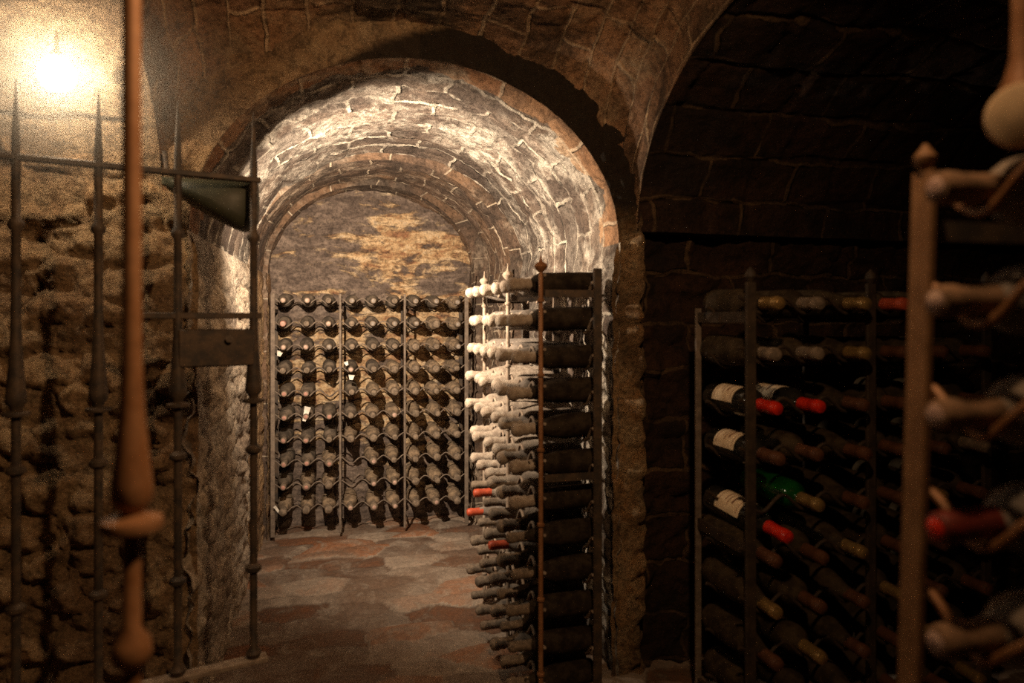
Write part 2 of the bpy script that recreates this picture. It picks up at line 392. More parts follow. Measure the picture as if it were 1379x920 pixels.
def rubble_wall(name, axis, const, u0, u1, z0, z1, sign, mat, cw=.13, ch=.075, amp=.035, res=.008, edge=None, s=0, fz=True, label=None, swap=False):
    nu = max(4, int((u1 - u0) / res)); nz = max(4, int((z1 - z0) / res))
    U, Z = np.meshgrid(np.linspace(u0, u1, nu), np.linspace(z0, z1, nz), indexing='ij')
    wv = fbm(np.stack([U.ravel() * 6, Z.ravel() * 6, 0 * U.ravel() + s], -1), 3, 11).reshape(U.shape) * .07
    e, cid = worley(U + wv, Z + wv, cw, ch, s)
    q = np.stack([U.ravel(), Z.ravel(), 0 * U.ravel() + s * 3.1], -1)
    h = (e ** .6) * amp * (.25 + .6 * cid) + fbm(q * 20, 5, 21).reshape(U.shape) * amp * 1.7 + fbm(q * 6, 3, 5).reshape(U.shape) * amp * 1.2
    fade = ramp01(z1 - Z, 0, .05) if fz else 1.0
    h = h * fade
    cst = const if not callable(const) else const(U, Z)
    P = np.stack([cst + sign * h, U, Z], -1) if axis == 'x' else np.stack([U, cst + sign * h, Z], -1)
    return grid(name, P, mat, np.stack([Z, U] if swap else [U, Z], -1), {'cell': cid, 'edge': e}, label=label)
for (y0, y1, c, a_, b_, mat, k) in SEG:
    rubble_wall('wall_left', 'x', c - a_, y0 - .03, y1, -.03, ZC, 1, 'stone_pale' if k == 0 else 'stone', amp=.028 if k == 0 else .012, s=4 + k, label='left rubble wall of the wine tunnel')
    rubble_wall('wall_right', 'x', c + a_, y0 - .012, y1, -.03, ZC, -1, 'vault' if k == 0 else 'rib', amp=.018, swap=True, s=9 + k, label='right rubble wall of the wine tunnel')
# step faces between rings
def ring_face(y, c0, a0, b0, c1, a1, b1):
    n1, n2 = 160, 6; t = np.linspace(0, pi, n1); w = np.linspace(0, 1, n2)
    T, W = np.meshgrid(t, w, indexing='ij')
    cc = c0 + (c1 - c0) * W; aa = a0 + .03 + (a1 - a0 - .03) * W; bb = b0 + .03 + (b1 - b0 - .03) * W
    P = np.stack([cc - aa * np.cos(T), 0 * T + y, ZC + bb * np.sin(T)], -1)
    lo = P[:1].copy(); lo[..., 2] = -.03; hi = P[-1:].copy(); hi[..., 2] = -.03
    P = np.concatenate([lo, P, hi], 0)
    arc = np.concatenate([[-1.3], t * .55, [3.0]]); A = np.repeat(arc[:, None], n2, 1); B = np.repeat(w[None] * .05, n1 + 2, 0)
    grid('trim_1', P, 'rib', np.stack([A, B], -1), label='narrow step where the brick tunnel rings meet')
ring_face(3.0, .21, .585, .49, .19, .555, .465); ring_face(3.5, .19, .56, .47, .165, .51, .45)
# back wall
U, Z = np.meshgrid(np.linspace(-.45, .78, 200), np.linspace(-.03, 1.80, 260), indexing='ij')
P = np.stack([U, 0 * U + YB - .03, Z], -1); nr = np.zeros_like(P); nr[..., 1] = -1
P = disp(P, nr, .03, 4, 2); P = disp(P, nr, .012, 20, 6)
e, r = bricks(U, Z, .28, .075); P = P + nr * ((e - 1) * .005 + (r - .5) * .008)[..., None]
grid('wall_back', P, 'backwall', np.stack([U, Z], -1), label='patched brick end wall of the tunnel')

# front wall around the tunnel arch (left and right halves)
W_A, W_B, W_Z = .645, .545, 1.32
def edge_x(z, side):
    c, a_, b_ = .21, .585, .49
    if z <= ZC: return c + side * a_
    t = min(1, (z - ZC) / b_); return c + side * a_ * math.sqrt(max(0, 1 - t * t))
th = np.linspace(0, pi / 2, 70)
zs = np.concatenate([np.linspace(-.03, ZC - .008, 150), ZC + .49 * np.sin(th), np.linspace(ZC + .495, 2.05, 24)])
def front(side, xfar, mat, name, s, label, amp):
    nu = 230 if side < 0 else 260
    tt = np.linspace(0, 1, nu)
    ov = [side * -.022 * min(1, max(0, (ZC - z) / .05)) for z in zs]
    X = np.array([[edge_x(z, side) + o_ + (xfar - edge_x(z, side) - o_) * t for z, o_ in zip(zs, ov)] for t in tt]); Z = np.repeat(zs[None], nu, 0)
    dist = np.abs(X - np.array([edge_x(z, side) for z in zs])[None])
    wv = fbm(np.stack([X.ravel() * 6, Z.ravel() * 6, 0 * X.ravel() + s], -1), 3, 11).reshape(X.shape) * .07
    e, cid = worley(X + wv, Z + wv, .13, .075, s)
    q = np.stack([X.ravel(), Z.ravel(), 0 * X.ravel() + s * 3.1], -1)
    h = (e ** .6) * amp * (.25 + .6 * cid) + fbm(q * 20, 5, 21).reshape(X.shape) * amp * 1.7 + fbm(q * 6, 3, 5).reshape(X.shape) * amp * 1.2
    h = h * ramp01(dist, -.02, .05) * (1 - .75 * ramp01(Z, 1.30, 1.55) * (X > -.5))
    Y = YF - h
    if side > 0:
        rec = ramp01(X, .866 + .05 * fbm(q * 9, 2, 77).reshape(X.shape), .90)
        Y = Y + rec * .075
    P = np.stack([X, Y, Z], -1)
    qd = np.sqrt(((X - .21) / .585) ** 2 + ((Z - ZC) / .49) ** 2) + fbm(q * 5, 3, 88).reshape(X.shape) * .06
    soot_and_shade = ramp01(1 + .20 * np.clip(X + .05, 0, 9) / .3 - qd, 0, .04) * ramp01(Z, 1.28, 1.40) * (X > -.05) * .95  # arch shadow painted into the wall colour as a tapering band
    return grid(name, P, mat, np.stack([X, Z], -1), {'cell': cid, 'edge': e, 'soot': soot_and_shade}, label=label)
wl = front(-1, -1.95, 'stone', 'wall_front', 2, 'rough rubble wall lit by the globe lamp, left of the tunnel', .052)
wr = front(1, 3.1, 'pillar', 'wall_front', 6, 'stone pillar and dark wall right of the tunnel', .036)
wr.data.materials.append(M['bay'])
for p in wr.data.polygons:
    if p.center.x > .90: p.material_index = 1  # wall past the pillar gets the brick with painted shade

# aisle ceiling and side bays
YC, GA, GB, GZ = 1.25, .63, .47, 1.32
def g(y): 
    t = np.clip((y - YC) / GA, 0, 1); return GZ + GB * np.sqrt(1 - t * t)
nx, ny = 220, 260
tx = np.linspace(0, pi, nx); ysn = np.concatenate([np.linspace(-1.0, YC, 90), YC + GA * np.sin(np.linspace(.02, pi / 2, ny))])
T, Y = np.meshgrid(tx, ysn, indexing='ij')
X = .21 - W_A * np.cos(T); w = W_Z + W_B * np.sin(T)
k = np.abs(np.cos(T)) ** 2.2
Z = w + (g(Y) - GZ) * k * (.99)
P = np.stack([X, Y, Z], -1); nr = np.stack([np.cos(T) * (1 - .5), 0 * T, -np.sin(T) - .2], -1); nr /= np.linalg.norm(nr, axis=-1)[..., None]
arc = T * .6
ww = fbm(P.reshape(-1, 3) * 6, 2, 41).reshape(T.shape) * .07
e, r = bricks(Y + ww, arc + ww, .24, .11)
fd = np.minimum(ramp01(T, 0, .06), ramp01(pi - T, 0, .06))
P = disp(P, nr, .05, 4, 12, fd); P = disp(P, nr, .02, 18, 14, fd); P = P + nr * ((e - 1) * .006 + (r - .5) * .012)[..., None] * fd[..., None]
grid('ceiling', P, 'web', np.stack([Y, arc], -1), label='brown brick vault web above the aisle')
def bay(x0, x1, mat, s, label):
    nx = int(abs(x1 - x0) / .012)
    A, Y = np.meshgrid(np.linspace(x0, x1, nx), np.append(ysn, [1.90, 1.95, 2.0]), indexing='ij')
    Z = g(Y); t = np.arcsin(np.clip((Y - YC) / GA, 0, 1))
    P = np.stack([A, Y, Z], -1); nr = np.stack([0 * A, -np.sin(t), -np.cos(t)], -1)
    arc = np.where(Y < YC, Y - YC, t * .55) + np.clip(Y - 1.88, 0, 1)
    ww = fbm(P.reshape(-1, 3) * 6, 2, 41).reshape(A.shape) * .06
    e, r = bricks(A + ww, arc + ww, .30, .15)
    fd = np.minimum(ramp01(np.abs(A - x0), 0, .05), 1)
    P = disp(P, nr, .05, 4, s, fd); P = disp(P, nr, .02, 18, s + 2, fd); P = P + nr * ((e - 1) * .012 + (r - .5) * .016)[..., None] * fd[..., None]
    grid('ceiling', P, mat, np.stack([A, arc], -1), label=label)
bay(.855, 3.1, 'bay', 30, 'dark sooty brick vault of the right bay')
bay(-.435, -1.95, 'stone', 35, 'brown brick vault above the left wall')
# floor
U, V = np.meshgrid(np.linspace(-1.97, 3.12, 420), np.linspace(-1.02, YB + .02, 420), indexing='ij')
wv = fbm(np.stack([U.ravel() * 4, V.ravel() * 4, 0 * U.ravel()], -1), 3, 61).reshape(U.shape) * .12
e, cid = worley(U + wv * .8, V + wv * .8, .24, .12, 33)
q = np.stack([U.ravel(), V.ravel(), 0 * U.ravel()], -1)
H = (e ** .5 - 1) * .012 + (cid - .5) * .010 + fbm(q * 5, 4, 63).reshape(U.shape) * .02
grid('floor', np.stack([U, V, H], -1), 'floor', np.stack([U, V], -1), {'cell': cid, 'edge': e}, label='uneven worn floor of brown and grey slabs')
# enclosing walls behind the camera
rubble_wall('wall_left', 'x', -1.93, -1.0, 1.95, -.03, 1.85, 1, 'stone', res=.03, fz=False, label='far left wall of the front cellar')
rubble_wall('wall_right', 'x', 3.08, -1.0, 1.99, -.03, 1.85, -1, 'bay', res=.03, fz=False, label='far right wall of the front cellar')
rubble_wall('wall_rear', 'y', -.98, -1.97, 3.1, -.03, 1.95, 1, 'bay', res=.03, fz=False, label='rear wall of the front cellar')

# ------------------------------------------------------------------ bottles  (local +Z from base to mouth, length L)
L = .290
def bottle_profile(kind):
    if kind == 0:   # bordeaux
        return [(0, .030), (.004, .0355), (.012, .037), (.10, .0375), (.178, .037), (.192, .034), (.204, .026), (.214, .0185), (.224, .0155), (.238, .0142)]
    return [(0, .031), (.004, .0375), (.012, .0395), (.09, .0395), (.125, .039), (.16, .034), (.19, .026), (.214, .0195), (.226, .0165), (.238, .0150)]  # burgundy
def cap_profile(lump):
    p = [(.212, .0165), (.216, .0172), (.238, .0158), (.262, .0155), (.268, .0168), (.276, .0170), (.284, .0160), (.2885, .0145), (.29, .011)]
    if lump: p = [(.212, .0175), (.222, .0195), (.233, .0175), (.244, .0200), (.256, .0185), (.266, .0215), (.276, .0225), (.285, .0200), (.290, .0150), (.292, .008)]
    return p
_mc = {}
def mesh_bottle(kind, mat, rough, var):
    key = ('b', kind, mat, rough, var)
    if key not in _mc:
        mb = MB(); pr = bottle_profile(kind)
        if rough:
            pr2 = []
            for (z0, r0), (z1, r1) in zip(pr[:-1], pr[1:]):
                nn = max(1, int((z1 - z0) / .012))
                for j in range(nn): t = j / nn; pr2.append((z0 + (z1 - z0) * t, r0 + (r1 - r0) * t))
            pr = pr2 + [pr[-1]]
        mb.lathe(pr, 20)
        if rough:
            V = np.array(mb.v); rad = V.copy(); rad[:, 2] = 0
            rad /= np.maximum(np.linalg.norm(rad, axis=1), 1e-6)[:, None]
            f = fbm(V * 55 + var * 7.7, 3, 50 + var)
            mb.v = [tuple(p) for p in (V + rad * (f * rough)[:, None])]
        _mc[key] = mb.mesh('bottle_glass', mat)
    return _mc[key]
def mesh_cap(mat, endmat, lump, var=0):
    key = ('c', mat, endmat, lump, var)
    if key not in _mc:
        mb = MB(); mb.lathe(cap_profile(lump), 18)
        if lump:
            V = np.array(mb.v); f = fbm(V * 90 + var * 5.1, 2, 70 + var); c_ = V.copy(); c_[:, 2] = 0
            mb.v = [tuple(p) for p in (V + c_ * (f * .35)[:, None])]
        mb.cur = 1; z = .2925 if lump else .2903
        mb.lathe([(z - .002, .0105), (z, .0105), (z + .0012, .009)], 14)
        _mc[key] = mb.mesh('capsule', [mat, endmat])
    return _mc[key]
def mesh_label(mat, turn):
    key = ('l', mat, turn)
    if key not in _mc:
        mb = MB(); V = []; fs = []; na = 22; a0 = turn - 1.25; r = .0381
        for z in (.055, .150):
            for k_ in range(na): t = a0 + 2.5 * k_ / (na - 1); V.append((r * math.cos(t), r * math.sin(t), z))
        for z in (.150, .055):
            for k_ in range(na): t = a0 + 2.5 * k_ / (na - 1); V.append(((r - .001) * math.cos(t), (r - .001) * math.sin(t), z))
        for rr in range(4):
            for k_ in range(na - 1):
                a1 = rr * na + k_; b1 = ((rr + 1) % 4) * na + k_; fs.append((a1, a1 + 1, b1 + 1, b1))
        mb.add(V, fs); mb.cur = 1
        for (za, zb, w_) in ((.064, .066, 1.0), (.139, .141, 1.0), (.112, .118, .5), (.098, .101, .7), (.086, .089, .45)):
            V = []; fs = []
            for z in (za, zb):
                for k_ in range(12): t = turn - w_ + 2 * w_ * k_ / 11; V.append(((r + .0004) * math.cos(t), (r + .0004) * math.sin(t), z))
            for k_ in range(11): fs.append((k_, k_ + 1, 13 + k_, 12 + k_))
            mb.add(V, fs)
        _mc[key] = mb.mesh('label', [mat, 'ink'])
    return _mc[key]
def place_bottle(tip, d, glass, cap, end, label, group, kind=0, rough=0, lump=False, paper=None, jit=.02, turn=0, cat='bottle', sc_=1.0):
    """tip: world position of the mouth, d: direction base->mouth"""
    d = Vector(d).normalized() + Vector([random.uniform(-jit, jit) for _ in range(3)]) * 1.0; d.normalize()
    o = empty('wine_bottle', Vector(tip) - d * L * sc_, label, cat, group); o.scale = (sc_,) * 3
    o.rotation_mode = 'QUATERNION'; o.rotation_quaternion = d.to_track_quat('Z', 'Y') @ Matrix.Rotation(0, 4, 'Z').to_quaternion()
    var = random.randint(0, 3) if rough else 0
    for nm, me in (('bottle_glass', mesh_bottle(kind, glass, rough, var)), ('capsule', mesh_cap(cap, end, lump, random.randint(0, 2) if lump else 0))):
        p = bpy.data.objects.new(nm, me); C.objects.link(p); p.parent = o
    if paper:
        p = bpy.data.objects.new('paper_label', mesh_label(paper, turn)); C.objects.link(p); p.parent = o
    return o

ORD = ['first', 'second', 'third', 'fourth', 'fifth', 'sixth', 'seventh', 'eighth', 'ninth', 'tenth', 'eleventh', 'twelfth']
def rowname(k, n_): return 'top' if k == 0 else ('bottom' if k == n_ - 1 else ORD[k])

def wave_pts(p0, dirv, start, count, pitch, z_tr, amp, off=0.5, nper=12, jit=0.0):
    """trough under every bottle, crest between"""
    pts = []; N_ = count * nper
    for i in range(N_ + 1):
        s_ = i / nper; z = z_tr + amp * (1 + math.cos(2 * pi * (s_))) / 2
        z += jit * math.sin(i * 1.7 + p0[2] * 31)
        pts.append(Vector(p0) + Vector(dirv) * (start + s_ * pitch) + Vector((0, 0, z - p0[2])))
    return pts

# ------------------------------------------------------------------ back wall rack
BX0, BP, BZ0, BZP = -.318, .1045, 1.150, .1115
rack = empty('wine_rack', (.155, 3.5, 0), 'black iron wave rack of ten rows against the tunnel end wall', 'wine rack')
def child(mb, name, mat, par, smooth=True):
    o = mb.build(name, mat, par, smooth); o.location = -par.location; return o
for i in range(4):
    x = BX0 + .3135 * i
    mb = MB(); wd = .020 if i in (0, 3) else .011
    mb.box((x, 3.447, .60), (wd, .008, 1.17), bev=.0015); 
    child(mb, 'post', 'iron_grey', rack)
    mb = MB(); mb.box((x, 3.622, .60), (wd, .010, 1.17), bev=.0015); child(mb, 'post', 'iron', rack)
    for z in (1.10, .55, .06):
        mb = MB(); mb.box((x + .007, 3.535, z), (.006, .17, .018)); child(mb, 'cross_bar', 'iron', rack)
for r_ in range(10):
    z = BZ0 - BZP * r_
    for sct in range(3):
        x0 = BX0 + .3135 * sct
        mb = MB(); mb.tube(wave_pts((x0, 3.457, z), (1, 0, 0), 0, 3, BP, z - .0195, .031, jit=.0009), .0030, 6); child(mb, 'wave_rail', 'iron_grey', rack)
        mb = MB(); mb.tube(wave_pts((x0, 3.612, z), (1, 0, 0), 0, 3, BP, z - .040, .036), .0032, 6); child(mb, 'wave_rail', 'iron', rack)
EMPTY = {(4, 2), (7, 3), (8, 3)}
pink = {(0, 0), (0, 1), (1, 0), (1, 2), (2, 0), (2, 1), (3, 3), (4, 0), (4, 1), (5, 0), (5, 1), (5, 2), (6, 0), (6, 1), (7, 0), (7, 1), (7, 2), (8, 0), (8, 1), (8, 4), (9, 3), (9, 4), (9, 5), (5, 5), (7, 4), (9, 7), (8, 5)}
for r_ in range(10):
    for c_ in range(9):
        if (r_, c_) in EMPTY: continue
        x = BX0 + BP * (c_ + .5); z = BZ0 - BZP * r_
        mouldy = c_ + r_ * .8 > 7
        if (r_, c_) in pink: cap, end, cl = 'cap_pink' if r_ == 1 and c_ == 0 else 'cap_dust', 'cap_pink' if c_ < 3 and r_ > 3 else 'cork_end', 'pink-ended'
        elif r_ < 3 and random.random() < .5: cap, end, cl = 'cap_dust', 'cork_grey', 'grey-ended'
        else: cap, end, cl = 'cap_dust', 'cap_dust', 'dust-covered'
        lab = '%s wine bottle, %s from left in the %s row of the end wall rack' % (cl, ORD[c_], rowname(r_, 10))
        place_bottle((x + random.uniform(-.004, .004), 3.405 + random.uniform(-.018, .012), z + (.0 if not mouldy else -.004)), (0, -1, -.02), 'glass_mould' if mouldy else 'glass_dust', cap, end, lab, 'bottles in the end wall rack',
                     sc_=.88, rough=.016 if mouldy else .003, lump=mouldy and random.random() < .6, kind=0 if random.random() < .7 else 1)
# paper scraps
def scrap(p, w_, h_, rz, label):
    mb = MB(); n_ = 5; V = []; fs = []
    for i in range(n_):
        for j in range(2):
            V.append(((j - .5) * w_ * (1 - .5 * (i / (n_ - 1))), .003 * math.sin(i * 1.3), -h_ * i / (n_ - 1)))
    nn = len(V); V += [(a, b_ + .0008, c_) for a, b_, c_ in V]
    for i in range(n_ - 1):
        q = 2 * i; fs += [(q, q + 1, q + 3, q + 2), (nn + q + 2, nn + q + 3, nn + q + 1, nn + q), (q, q + 2, nn + q + 2, nn + q), (q + 1, nn + q + 1, nn + q + 3, q + 3)]
    fs += [(0, nn, nn + 1, 1), (nn - 2, nn - 1, 2 * nn - 1, 2 * nn - 2)]
    mb.add(V, fs); o = mb.build('paper_tag', 'paper', None, False); o.location = p; o.rotation_euler = (0, rz, 0)
    tag(o, label, 'paper tag', 'paper tags on the end wall rack')
def PX(px, py, Y):
    u = (px - 690) / F; X = Y * math.tan(PHI + math.atan(u)); d = Y / (CP - u * SP); return Vector((X, Y, HC - (py - 430) * d / F))
scrap(PX(378, 473, 3.44), .03, .025, .3, 'torn white paper tag below the third bottle down, far left of the end rack')
scrap(PX(466, 487, 3.395), .022, .02, -.4, 'small white paper tag above the fourth-row bottle beside the second rack post')
scrap(PX(474, 505, 3.40), .03, .024, .1, 'square white paper tag hanging below the fourth-row bottle beside the second post')
scrap(PX(415, 548, 3.42), .03, .07, .25, 'long pointed white paper tag hanging in the sixth row of the end rack')
scrap(PX(370, 682, 3.42), .014, .055, -.6, 'narrow white paper slip at the bottom left corner of the end rack')

# ------------------------------------------------------------------ racks along the right side (bottles point to -X)
def side_rack(x_front, x_rear, y0, nsec, pitch, ztop, zp, rows, posts_mat, rail_mat, label, post_r=.0065, lean=0, flat=None, knob=True, sec_n=3, rear_mat='iron'):
    t = empty('wine_rack', ((x_front + x_rear) / 2, y0, 0), label, 'wine rack')
    Ls = pitch * sec_n
    for i in range(nsec + 1):
        y = y0 + Ls * i
        mb = MB(); xf = x_front - post_r - .005
        pm = posts_mat[i] if isinstance(posts_mat, list) else posts_mat
        if flat:
            mb.box((xf, y, (ztop + .03) / 2), (.008, flat, ztop + .03), bev=.001)
            mb.lathe([(0, .006), (.004, .005), (.010, .010), (.017, .011), (.024, .006), (.030, .002)], 14, (xf, y, ztop + .028))
        else:
            mb.lathe([(0, .009), (.01, post_r), (ztop + .02, post_r)] + ([(ztop + .026, .005), (ztop + .034, .014), (ztop + .042, .019), (ztop + .050, .015), (ztop + .056, .005), (ztop + .068, .0022), (ztop + .080, .001)] if knob else []), 12, (xf, y, .0))
            for r_ in range(0, rows, 2):   # hammered collars
                mb.lathe([(-.006, post_r), (-.003, post_r + .004), (.003, post_r + .004), (.006, post_r)], 10, (xf, y, ztop - .05 - r_ * zp), caps=False)
        mb.v = [(a + (c - .9) * lean, b, c) for a, b, c in mb.v]
        child(mb, 'post', pm, t)
        mb = MB(); mb.box((x_rear + .012, y, (ztop + .04) / 2), (.024, .012, ztop + .04), bev=.002); child(mb, 'post', rear_mat, t)
        for z in (ztop - .03, ztop - .53, .05):
            mb = MB(); mb.box(((x_front + x_rear) / 2, y, z), (x_rear - x_front, .006, .02)); child(mb, 'cross_bar', 'iron', t)
    for r_ in range(rows):
        z = ztop - zp * r_
        mb = MB(); mb.tube(wave_pts((x_front, y0, z), (0, 1, 0), 0, nsec * sec_n, pitch, z - .0215, .042, jit=.0008), .0045, 7); child(mb, 'wave_rail', rail_mat if not callable(rail_mat) else rail_mat(r_), t)
        mb = MB(); mb.tube(wave_pts((x_rear, y0, z), (0, 1, 0), 0, nsec * sec_n, pitch, z - .040, .042), .0045, 6); child(mb, 'wave_rail', rail_mat if not callable(rail_mat) else rail_mat(r_), t)
    return t
SP_, SZ0, SZP, SY0 = .1245, 1.160, .1006, 1.765
side_rack(.533, .672, SY0, 2, SP_, SZ0, SZP, 12, ['iron_rust', 'iron_dusty', 'iron_dusty'], lambda r_: 'iron_dusty', 'iron wave rack of twelve rows along the right tunnel wall')
red = {(8, 5): 'cap_red', (8, 2): 'cap_red', (7, 4): 'cap_red'}
for r_ in range(12):
    for c_ in range(6):
        y = SY0 + SP_ * (c_ + .5); z = SZ0 - SZP * r_
        fromback = 5 - c_
        if (r_, c_) in red: cap, end, lump, cl = 'cap_red', 'cap_red', False, 'red-capped'
        elif r_ < 7: cap, end, lump, cl = 'cap_pale', 'cap_pale', True, 'pale dust-caked'
        else: cap, end, lump, cl = ('cap_dust', 'cap_dust', random.random() < .5, 'grey dusty')
        if (r_, c_) == (0, 5): cap, end, cl = 'cap_pale', 'cork_white', 'white-ended'
        gl = 'glass_pale' if (c_ > 1 and r_ > 2 and r_ < 8) else ('glass_grey' if r_ < 9 and c_ > 0 else 'glass_dust')
        if c_ == 0 or (c_ == 1 and r_ > 6): gl = 'glass_near'  # near columns take the glass with shade in its colour
        lab = '%s wine bottle, %s from near post in %s row of right tunnel rack' % (cl, ORD[c_], rowname(r_, 12))
        place_bottle((.452 + random.uniform(-.012, .01), y + random.uniform(-.004, .004), z - (.004 if lump else 0)), (-1, 0, -.015), gl, cap, end, lab, 'bottles in the right tunnel rack',
                     sc_=.88, rough=.005, lump=lump, kind=1 if random.random() < .4 else 0, jit=.025)
# near rack, right edge of the photo
NY = .455 - .1245 * 3 + .125
side_rack(.580, .760, .205, 1, .1235, 1.181, .1045, 11, 'iron_orange', 'iron_rust', 'brown iron wave rack closest to the camera at the right edge', flat=.025, lean=.035)
ncap = ['cap_tan', 'cap_tan', 'cap_tan', 'cap_red', 'cap_tan', 'cap_tan']
for r_ in range(6):
    for c_ in range(2):
        y = .205 + .1235 * (2.5 - c_); z = 1.181 - .1045 * r_
        cp = ncap[r_] if c_ == 0 else 'cap_brown'
        lab = '%s wine bottle, %s row of nearest rack, %s column from post' % ({'cap_tan': 'tan-capped', 'cap_red': 'red-capped', 'cap_dust': 'grey-capped', 'cap_brown': 'brown-capped'}[cp], rowname(r_, 99), ORD[c_])
        place_bottle((.529 if c_ == 0 else .500, y, z), (-1, 0, -.01), 'glass_pale' if r_ % 2 == 0 else 'glass_grey', {'cap_red': 'cap_redbrown', 'cap_tan': 'cap_tan'}.get(cp, cp), {'cap_red': 'cap_red_bright', 'cap_tan': 'cork_end'}.get(cp, cp), lab, 'bottles in the nearest rack', sc_=.92, rough=.004, lump=False, jit=.02)

# ------------------------------------------------------------------ right bay rack (bottles point to -Y)
RX0, RP = .932, .1215
RZ = [1.098, .977, .850, .733, .612, .490, .370, .250, .130]
rb = empty('wine_rack', (1.36, 1.57, 0), 'dark iron wine rack in the right bay behind the pillar', 'wine rack')
for i in range(3):
    x = RX0 + i * .3645 + (.022 if i == 0 else 0)
    mb = MB(); mb.box((x, 1.452, .575), (.026, .010, 1.15), bev=.0015)
    mb.lathe([(0, .006), (.012, .014), (.024, .012), (.036, .002)], 12, (x, 1.452, 1.15)); child(mb, 'post', 'iron_dark', rb)
    mb = MB(); mb.box((x, 1.700, .545), (.016, .010, 1.09), bev=.0015); child(mb, 'post', 'iron_grey' if i == 0 else 'iron_dark', rb)
    for z in (1.065, .50, .06):
        mb = MB(); mb.box((x, 1.576, z), (.010, .24, .028)); child(mb, 'cross_bar', 'iron_dark', rb)
for r_, z in enumerate(RZ):
    for (yy, dz) in ((1.468, .0225), (1.62, .044)):
        mb = MB(); mb.tube(wave_pts((RX0, yy, z), (1, 0, 0), 0, 6, RP, z - dz, .038), .0045, 7); child(mb, 'wave_rail', 'iron_dark', rb)
caps = [['cap_gold', 'cap_dust', 'cap_gold', 'cap_red', 'cap_brown', 'cap_brown'], ['cap_dust', 'cap_dust', 'cap_gold', 'cap_brown', 'cap_brown', 'cap_brown'],
        ['cap_red_bright', 'cap_red_bright', 'cap_brown', 'cap_brown', 'cap_brown', 'cap_brown'], ['cap_brown', 'cap_brown', 'cap_brown', 'cap_brown', 'cap_brown', 'cap_dust']]
CN = {'cap_gold': 'gold-capped', 'cap_dust': 'grey-capped', 'cap_red': 'dull red-capped', 'cap_brown': 'brown-capped', 'cap_red_bright': 'bright red-capped'}
for r_, z in enumerate(RZ):
    for c_ in range(6):
        x = RX0 + RP * (c_ + .5)
        cp = caps[r_][c_] if r_ < 4 else ['cap_gold', 'cap_brown', 'cap_brown'][(r_ * 5 + c_ * 4) % 3]
        gl = 'glass_brown'; paper = None; d = (0, -1, 0); tip = [x, 1.400 + random.uniform(-.012, .012), z]; extra = ''
        if (r_, c_) in ((2, 0), (3, 0), (2, 1)): gl, paper, extra = 'glass_clean', 'label_cream', ' with cream label'
        if (r_, c_) == (4, 0): gl, paper, extra, cp = 'glass_clean', 'label_cream', ' lying askew, cream label', 'cap_red_bright'; d = (.10, -1, -.10); tip = [x + .03, 1.40, .545]
        if (r_, c_) == (4, 1): gl, cp, extra = 'glass_green', 'cap_gold', ' of bright green glass'
        lab = '%s bottle%s, %s from left in %s row of bay rack' % (CN[cp], extra, ORD[c_], rowname(r_, 9))
        place_bottle(tip, d, gl, cp, cp, lab, 'bottles in the right bay rack', rough=0 if gl in ('glass_clean', 'glass_green') else .003, paper=paper, jit=.015, kind=0 if paper or c_ % 2 else 1, turn=pi / 2 + .35)

# ------------------------------------------------------------------ wrought-iron gate on the left
def bar_profile(z0, z1, r=.0085, point=True):
    p = [(z0, r * 1.6), (z0 + .012, r * 2.1), (z0 + .024, r)]
    for zc in (.477, .755): p += [(zc - .012, r), (zc - .004, r * 2.1), (zc + .004, r * 2.1), (zc + .012, r)]
    p += [(.862, r), (.866, r * 2.9), (.872, r * 2.9), (.876, r * 1.2), (.884, r * 1.5), (.892, r * 2.2), (.905, r * 2.15), (.96, r * 1.6), (1.03, r * 1.15), (1.12, r), (1.238, r), (1.246, r * 1.7), (1.256, r * 1.7), (1.264, r)]
    p += [(z1 - .13, r), (z1, r * .15)] if point else [(z1, r)]
    return p
GA_, GB_ = Vector((-.194, 1.70, 0)), Vector((-.66, 1.567, 0))
def gate_pt(px):
    u = (px - 690) / F; k_ = math.tan(PHI + math.atan(u)); dv = GB_ - GA_
    s_ = (k_ * GA_.y - GA_.x) / (dv.x - k_ * dv.y); return GA_ + dv * s_
gate = empty('gate', (-.43, 1.63, 0), 'dark wrought-iron gate leaf with turned bars standing open before the rubble wall', 'gate')
gp = [gate_pt(x) for x in (22, 133, 240, 342)]
gd = (GB_ - GA_).normalized(); gend = gp[0] + gd * .17
for p in gp:
    mb = MB(); mb.lathe(bar_profile(.268, 1.545), 16, (p.x, p.y, 0)); child(mb, 'bar', 'iron', gate)
ang = math.atan2(gd.y, gd.x); R = Matrix.Rotation(ang, 3, 'Z')
def rail(a_, b_, z, h_, t_, name='rail', mat='iron', off=0):
    c_ = (a_ + b_) / 2; mb = MB(); mb.box((c_.x, c_.y + off, z), ((a_ - b_).length, t_, h_), R, bev=.0015); child(mb, name, mat, gate)
rail(gp[3] - gd * .015, gend, 1.386, .012, .020); rail(gp[3] - gd * .03, gend, .262, .012, .034, mat='iron_dusty')  # bottom rail is paler, its lit tone put into the colour
rail(gp[3] - gd * .018, gp[2] + gd * .07, 1.068, .014, .016)
lk = (gp[2] + gp[3]) / 2
mb = MB(); mb.box((lk.x, lk.y, .995), ((gp[2] - gp[3]).length, .030, .085), R, bev=.003); lo = child(mb, 'lock_box', 'iron', gate)
mb = MB(); mb.lathe([(0, .008), (.003, .008)], 12, (lk.x + .03, lk.y - .017, 1.015), (0, -1, 0)); ko = mb.build('keyhole', 'iron_grey', lo)
for z in (1.386, .262):
    mb = MB(); mb.tube([gend + Vector((0, 0, z)), gend + Vector((-.01, .12, z)), gend + Vector((-.02, .33, z))], .009, 8); child(mb, 'hinge', 'iron', gate)

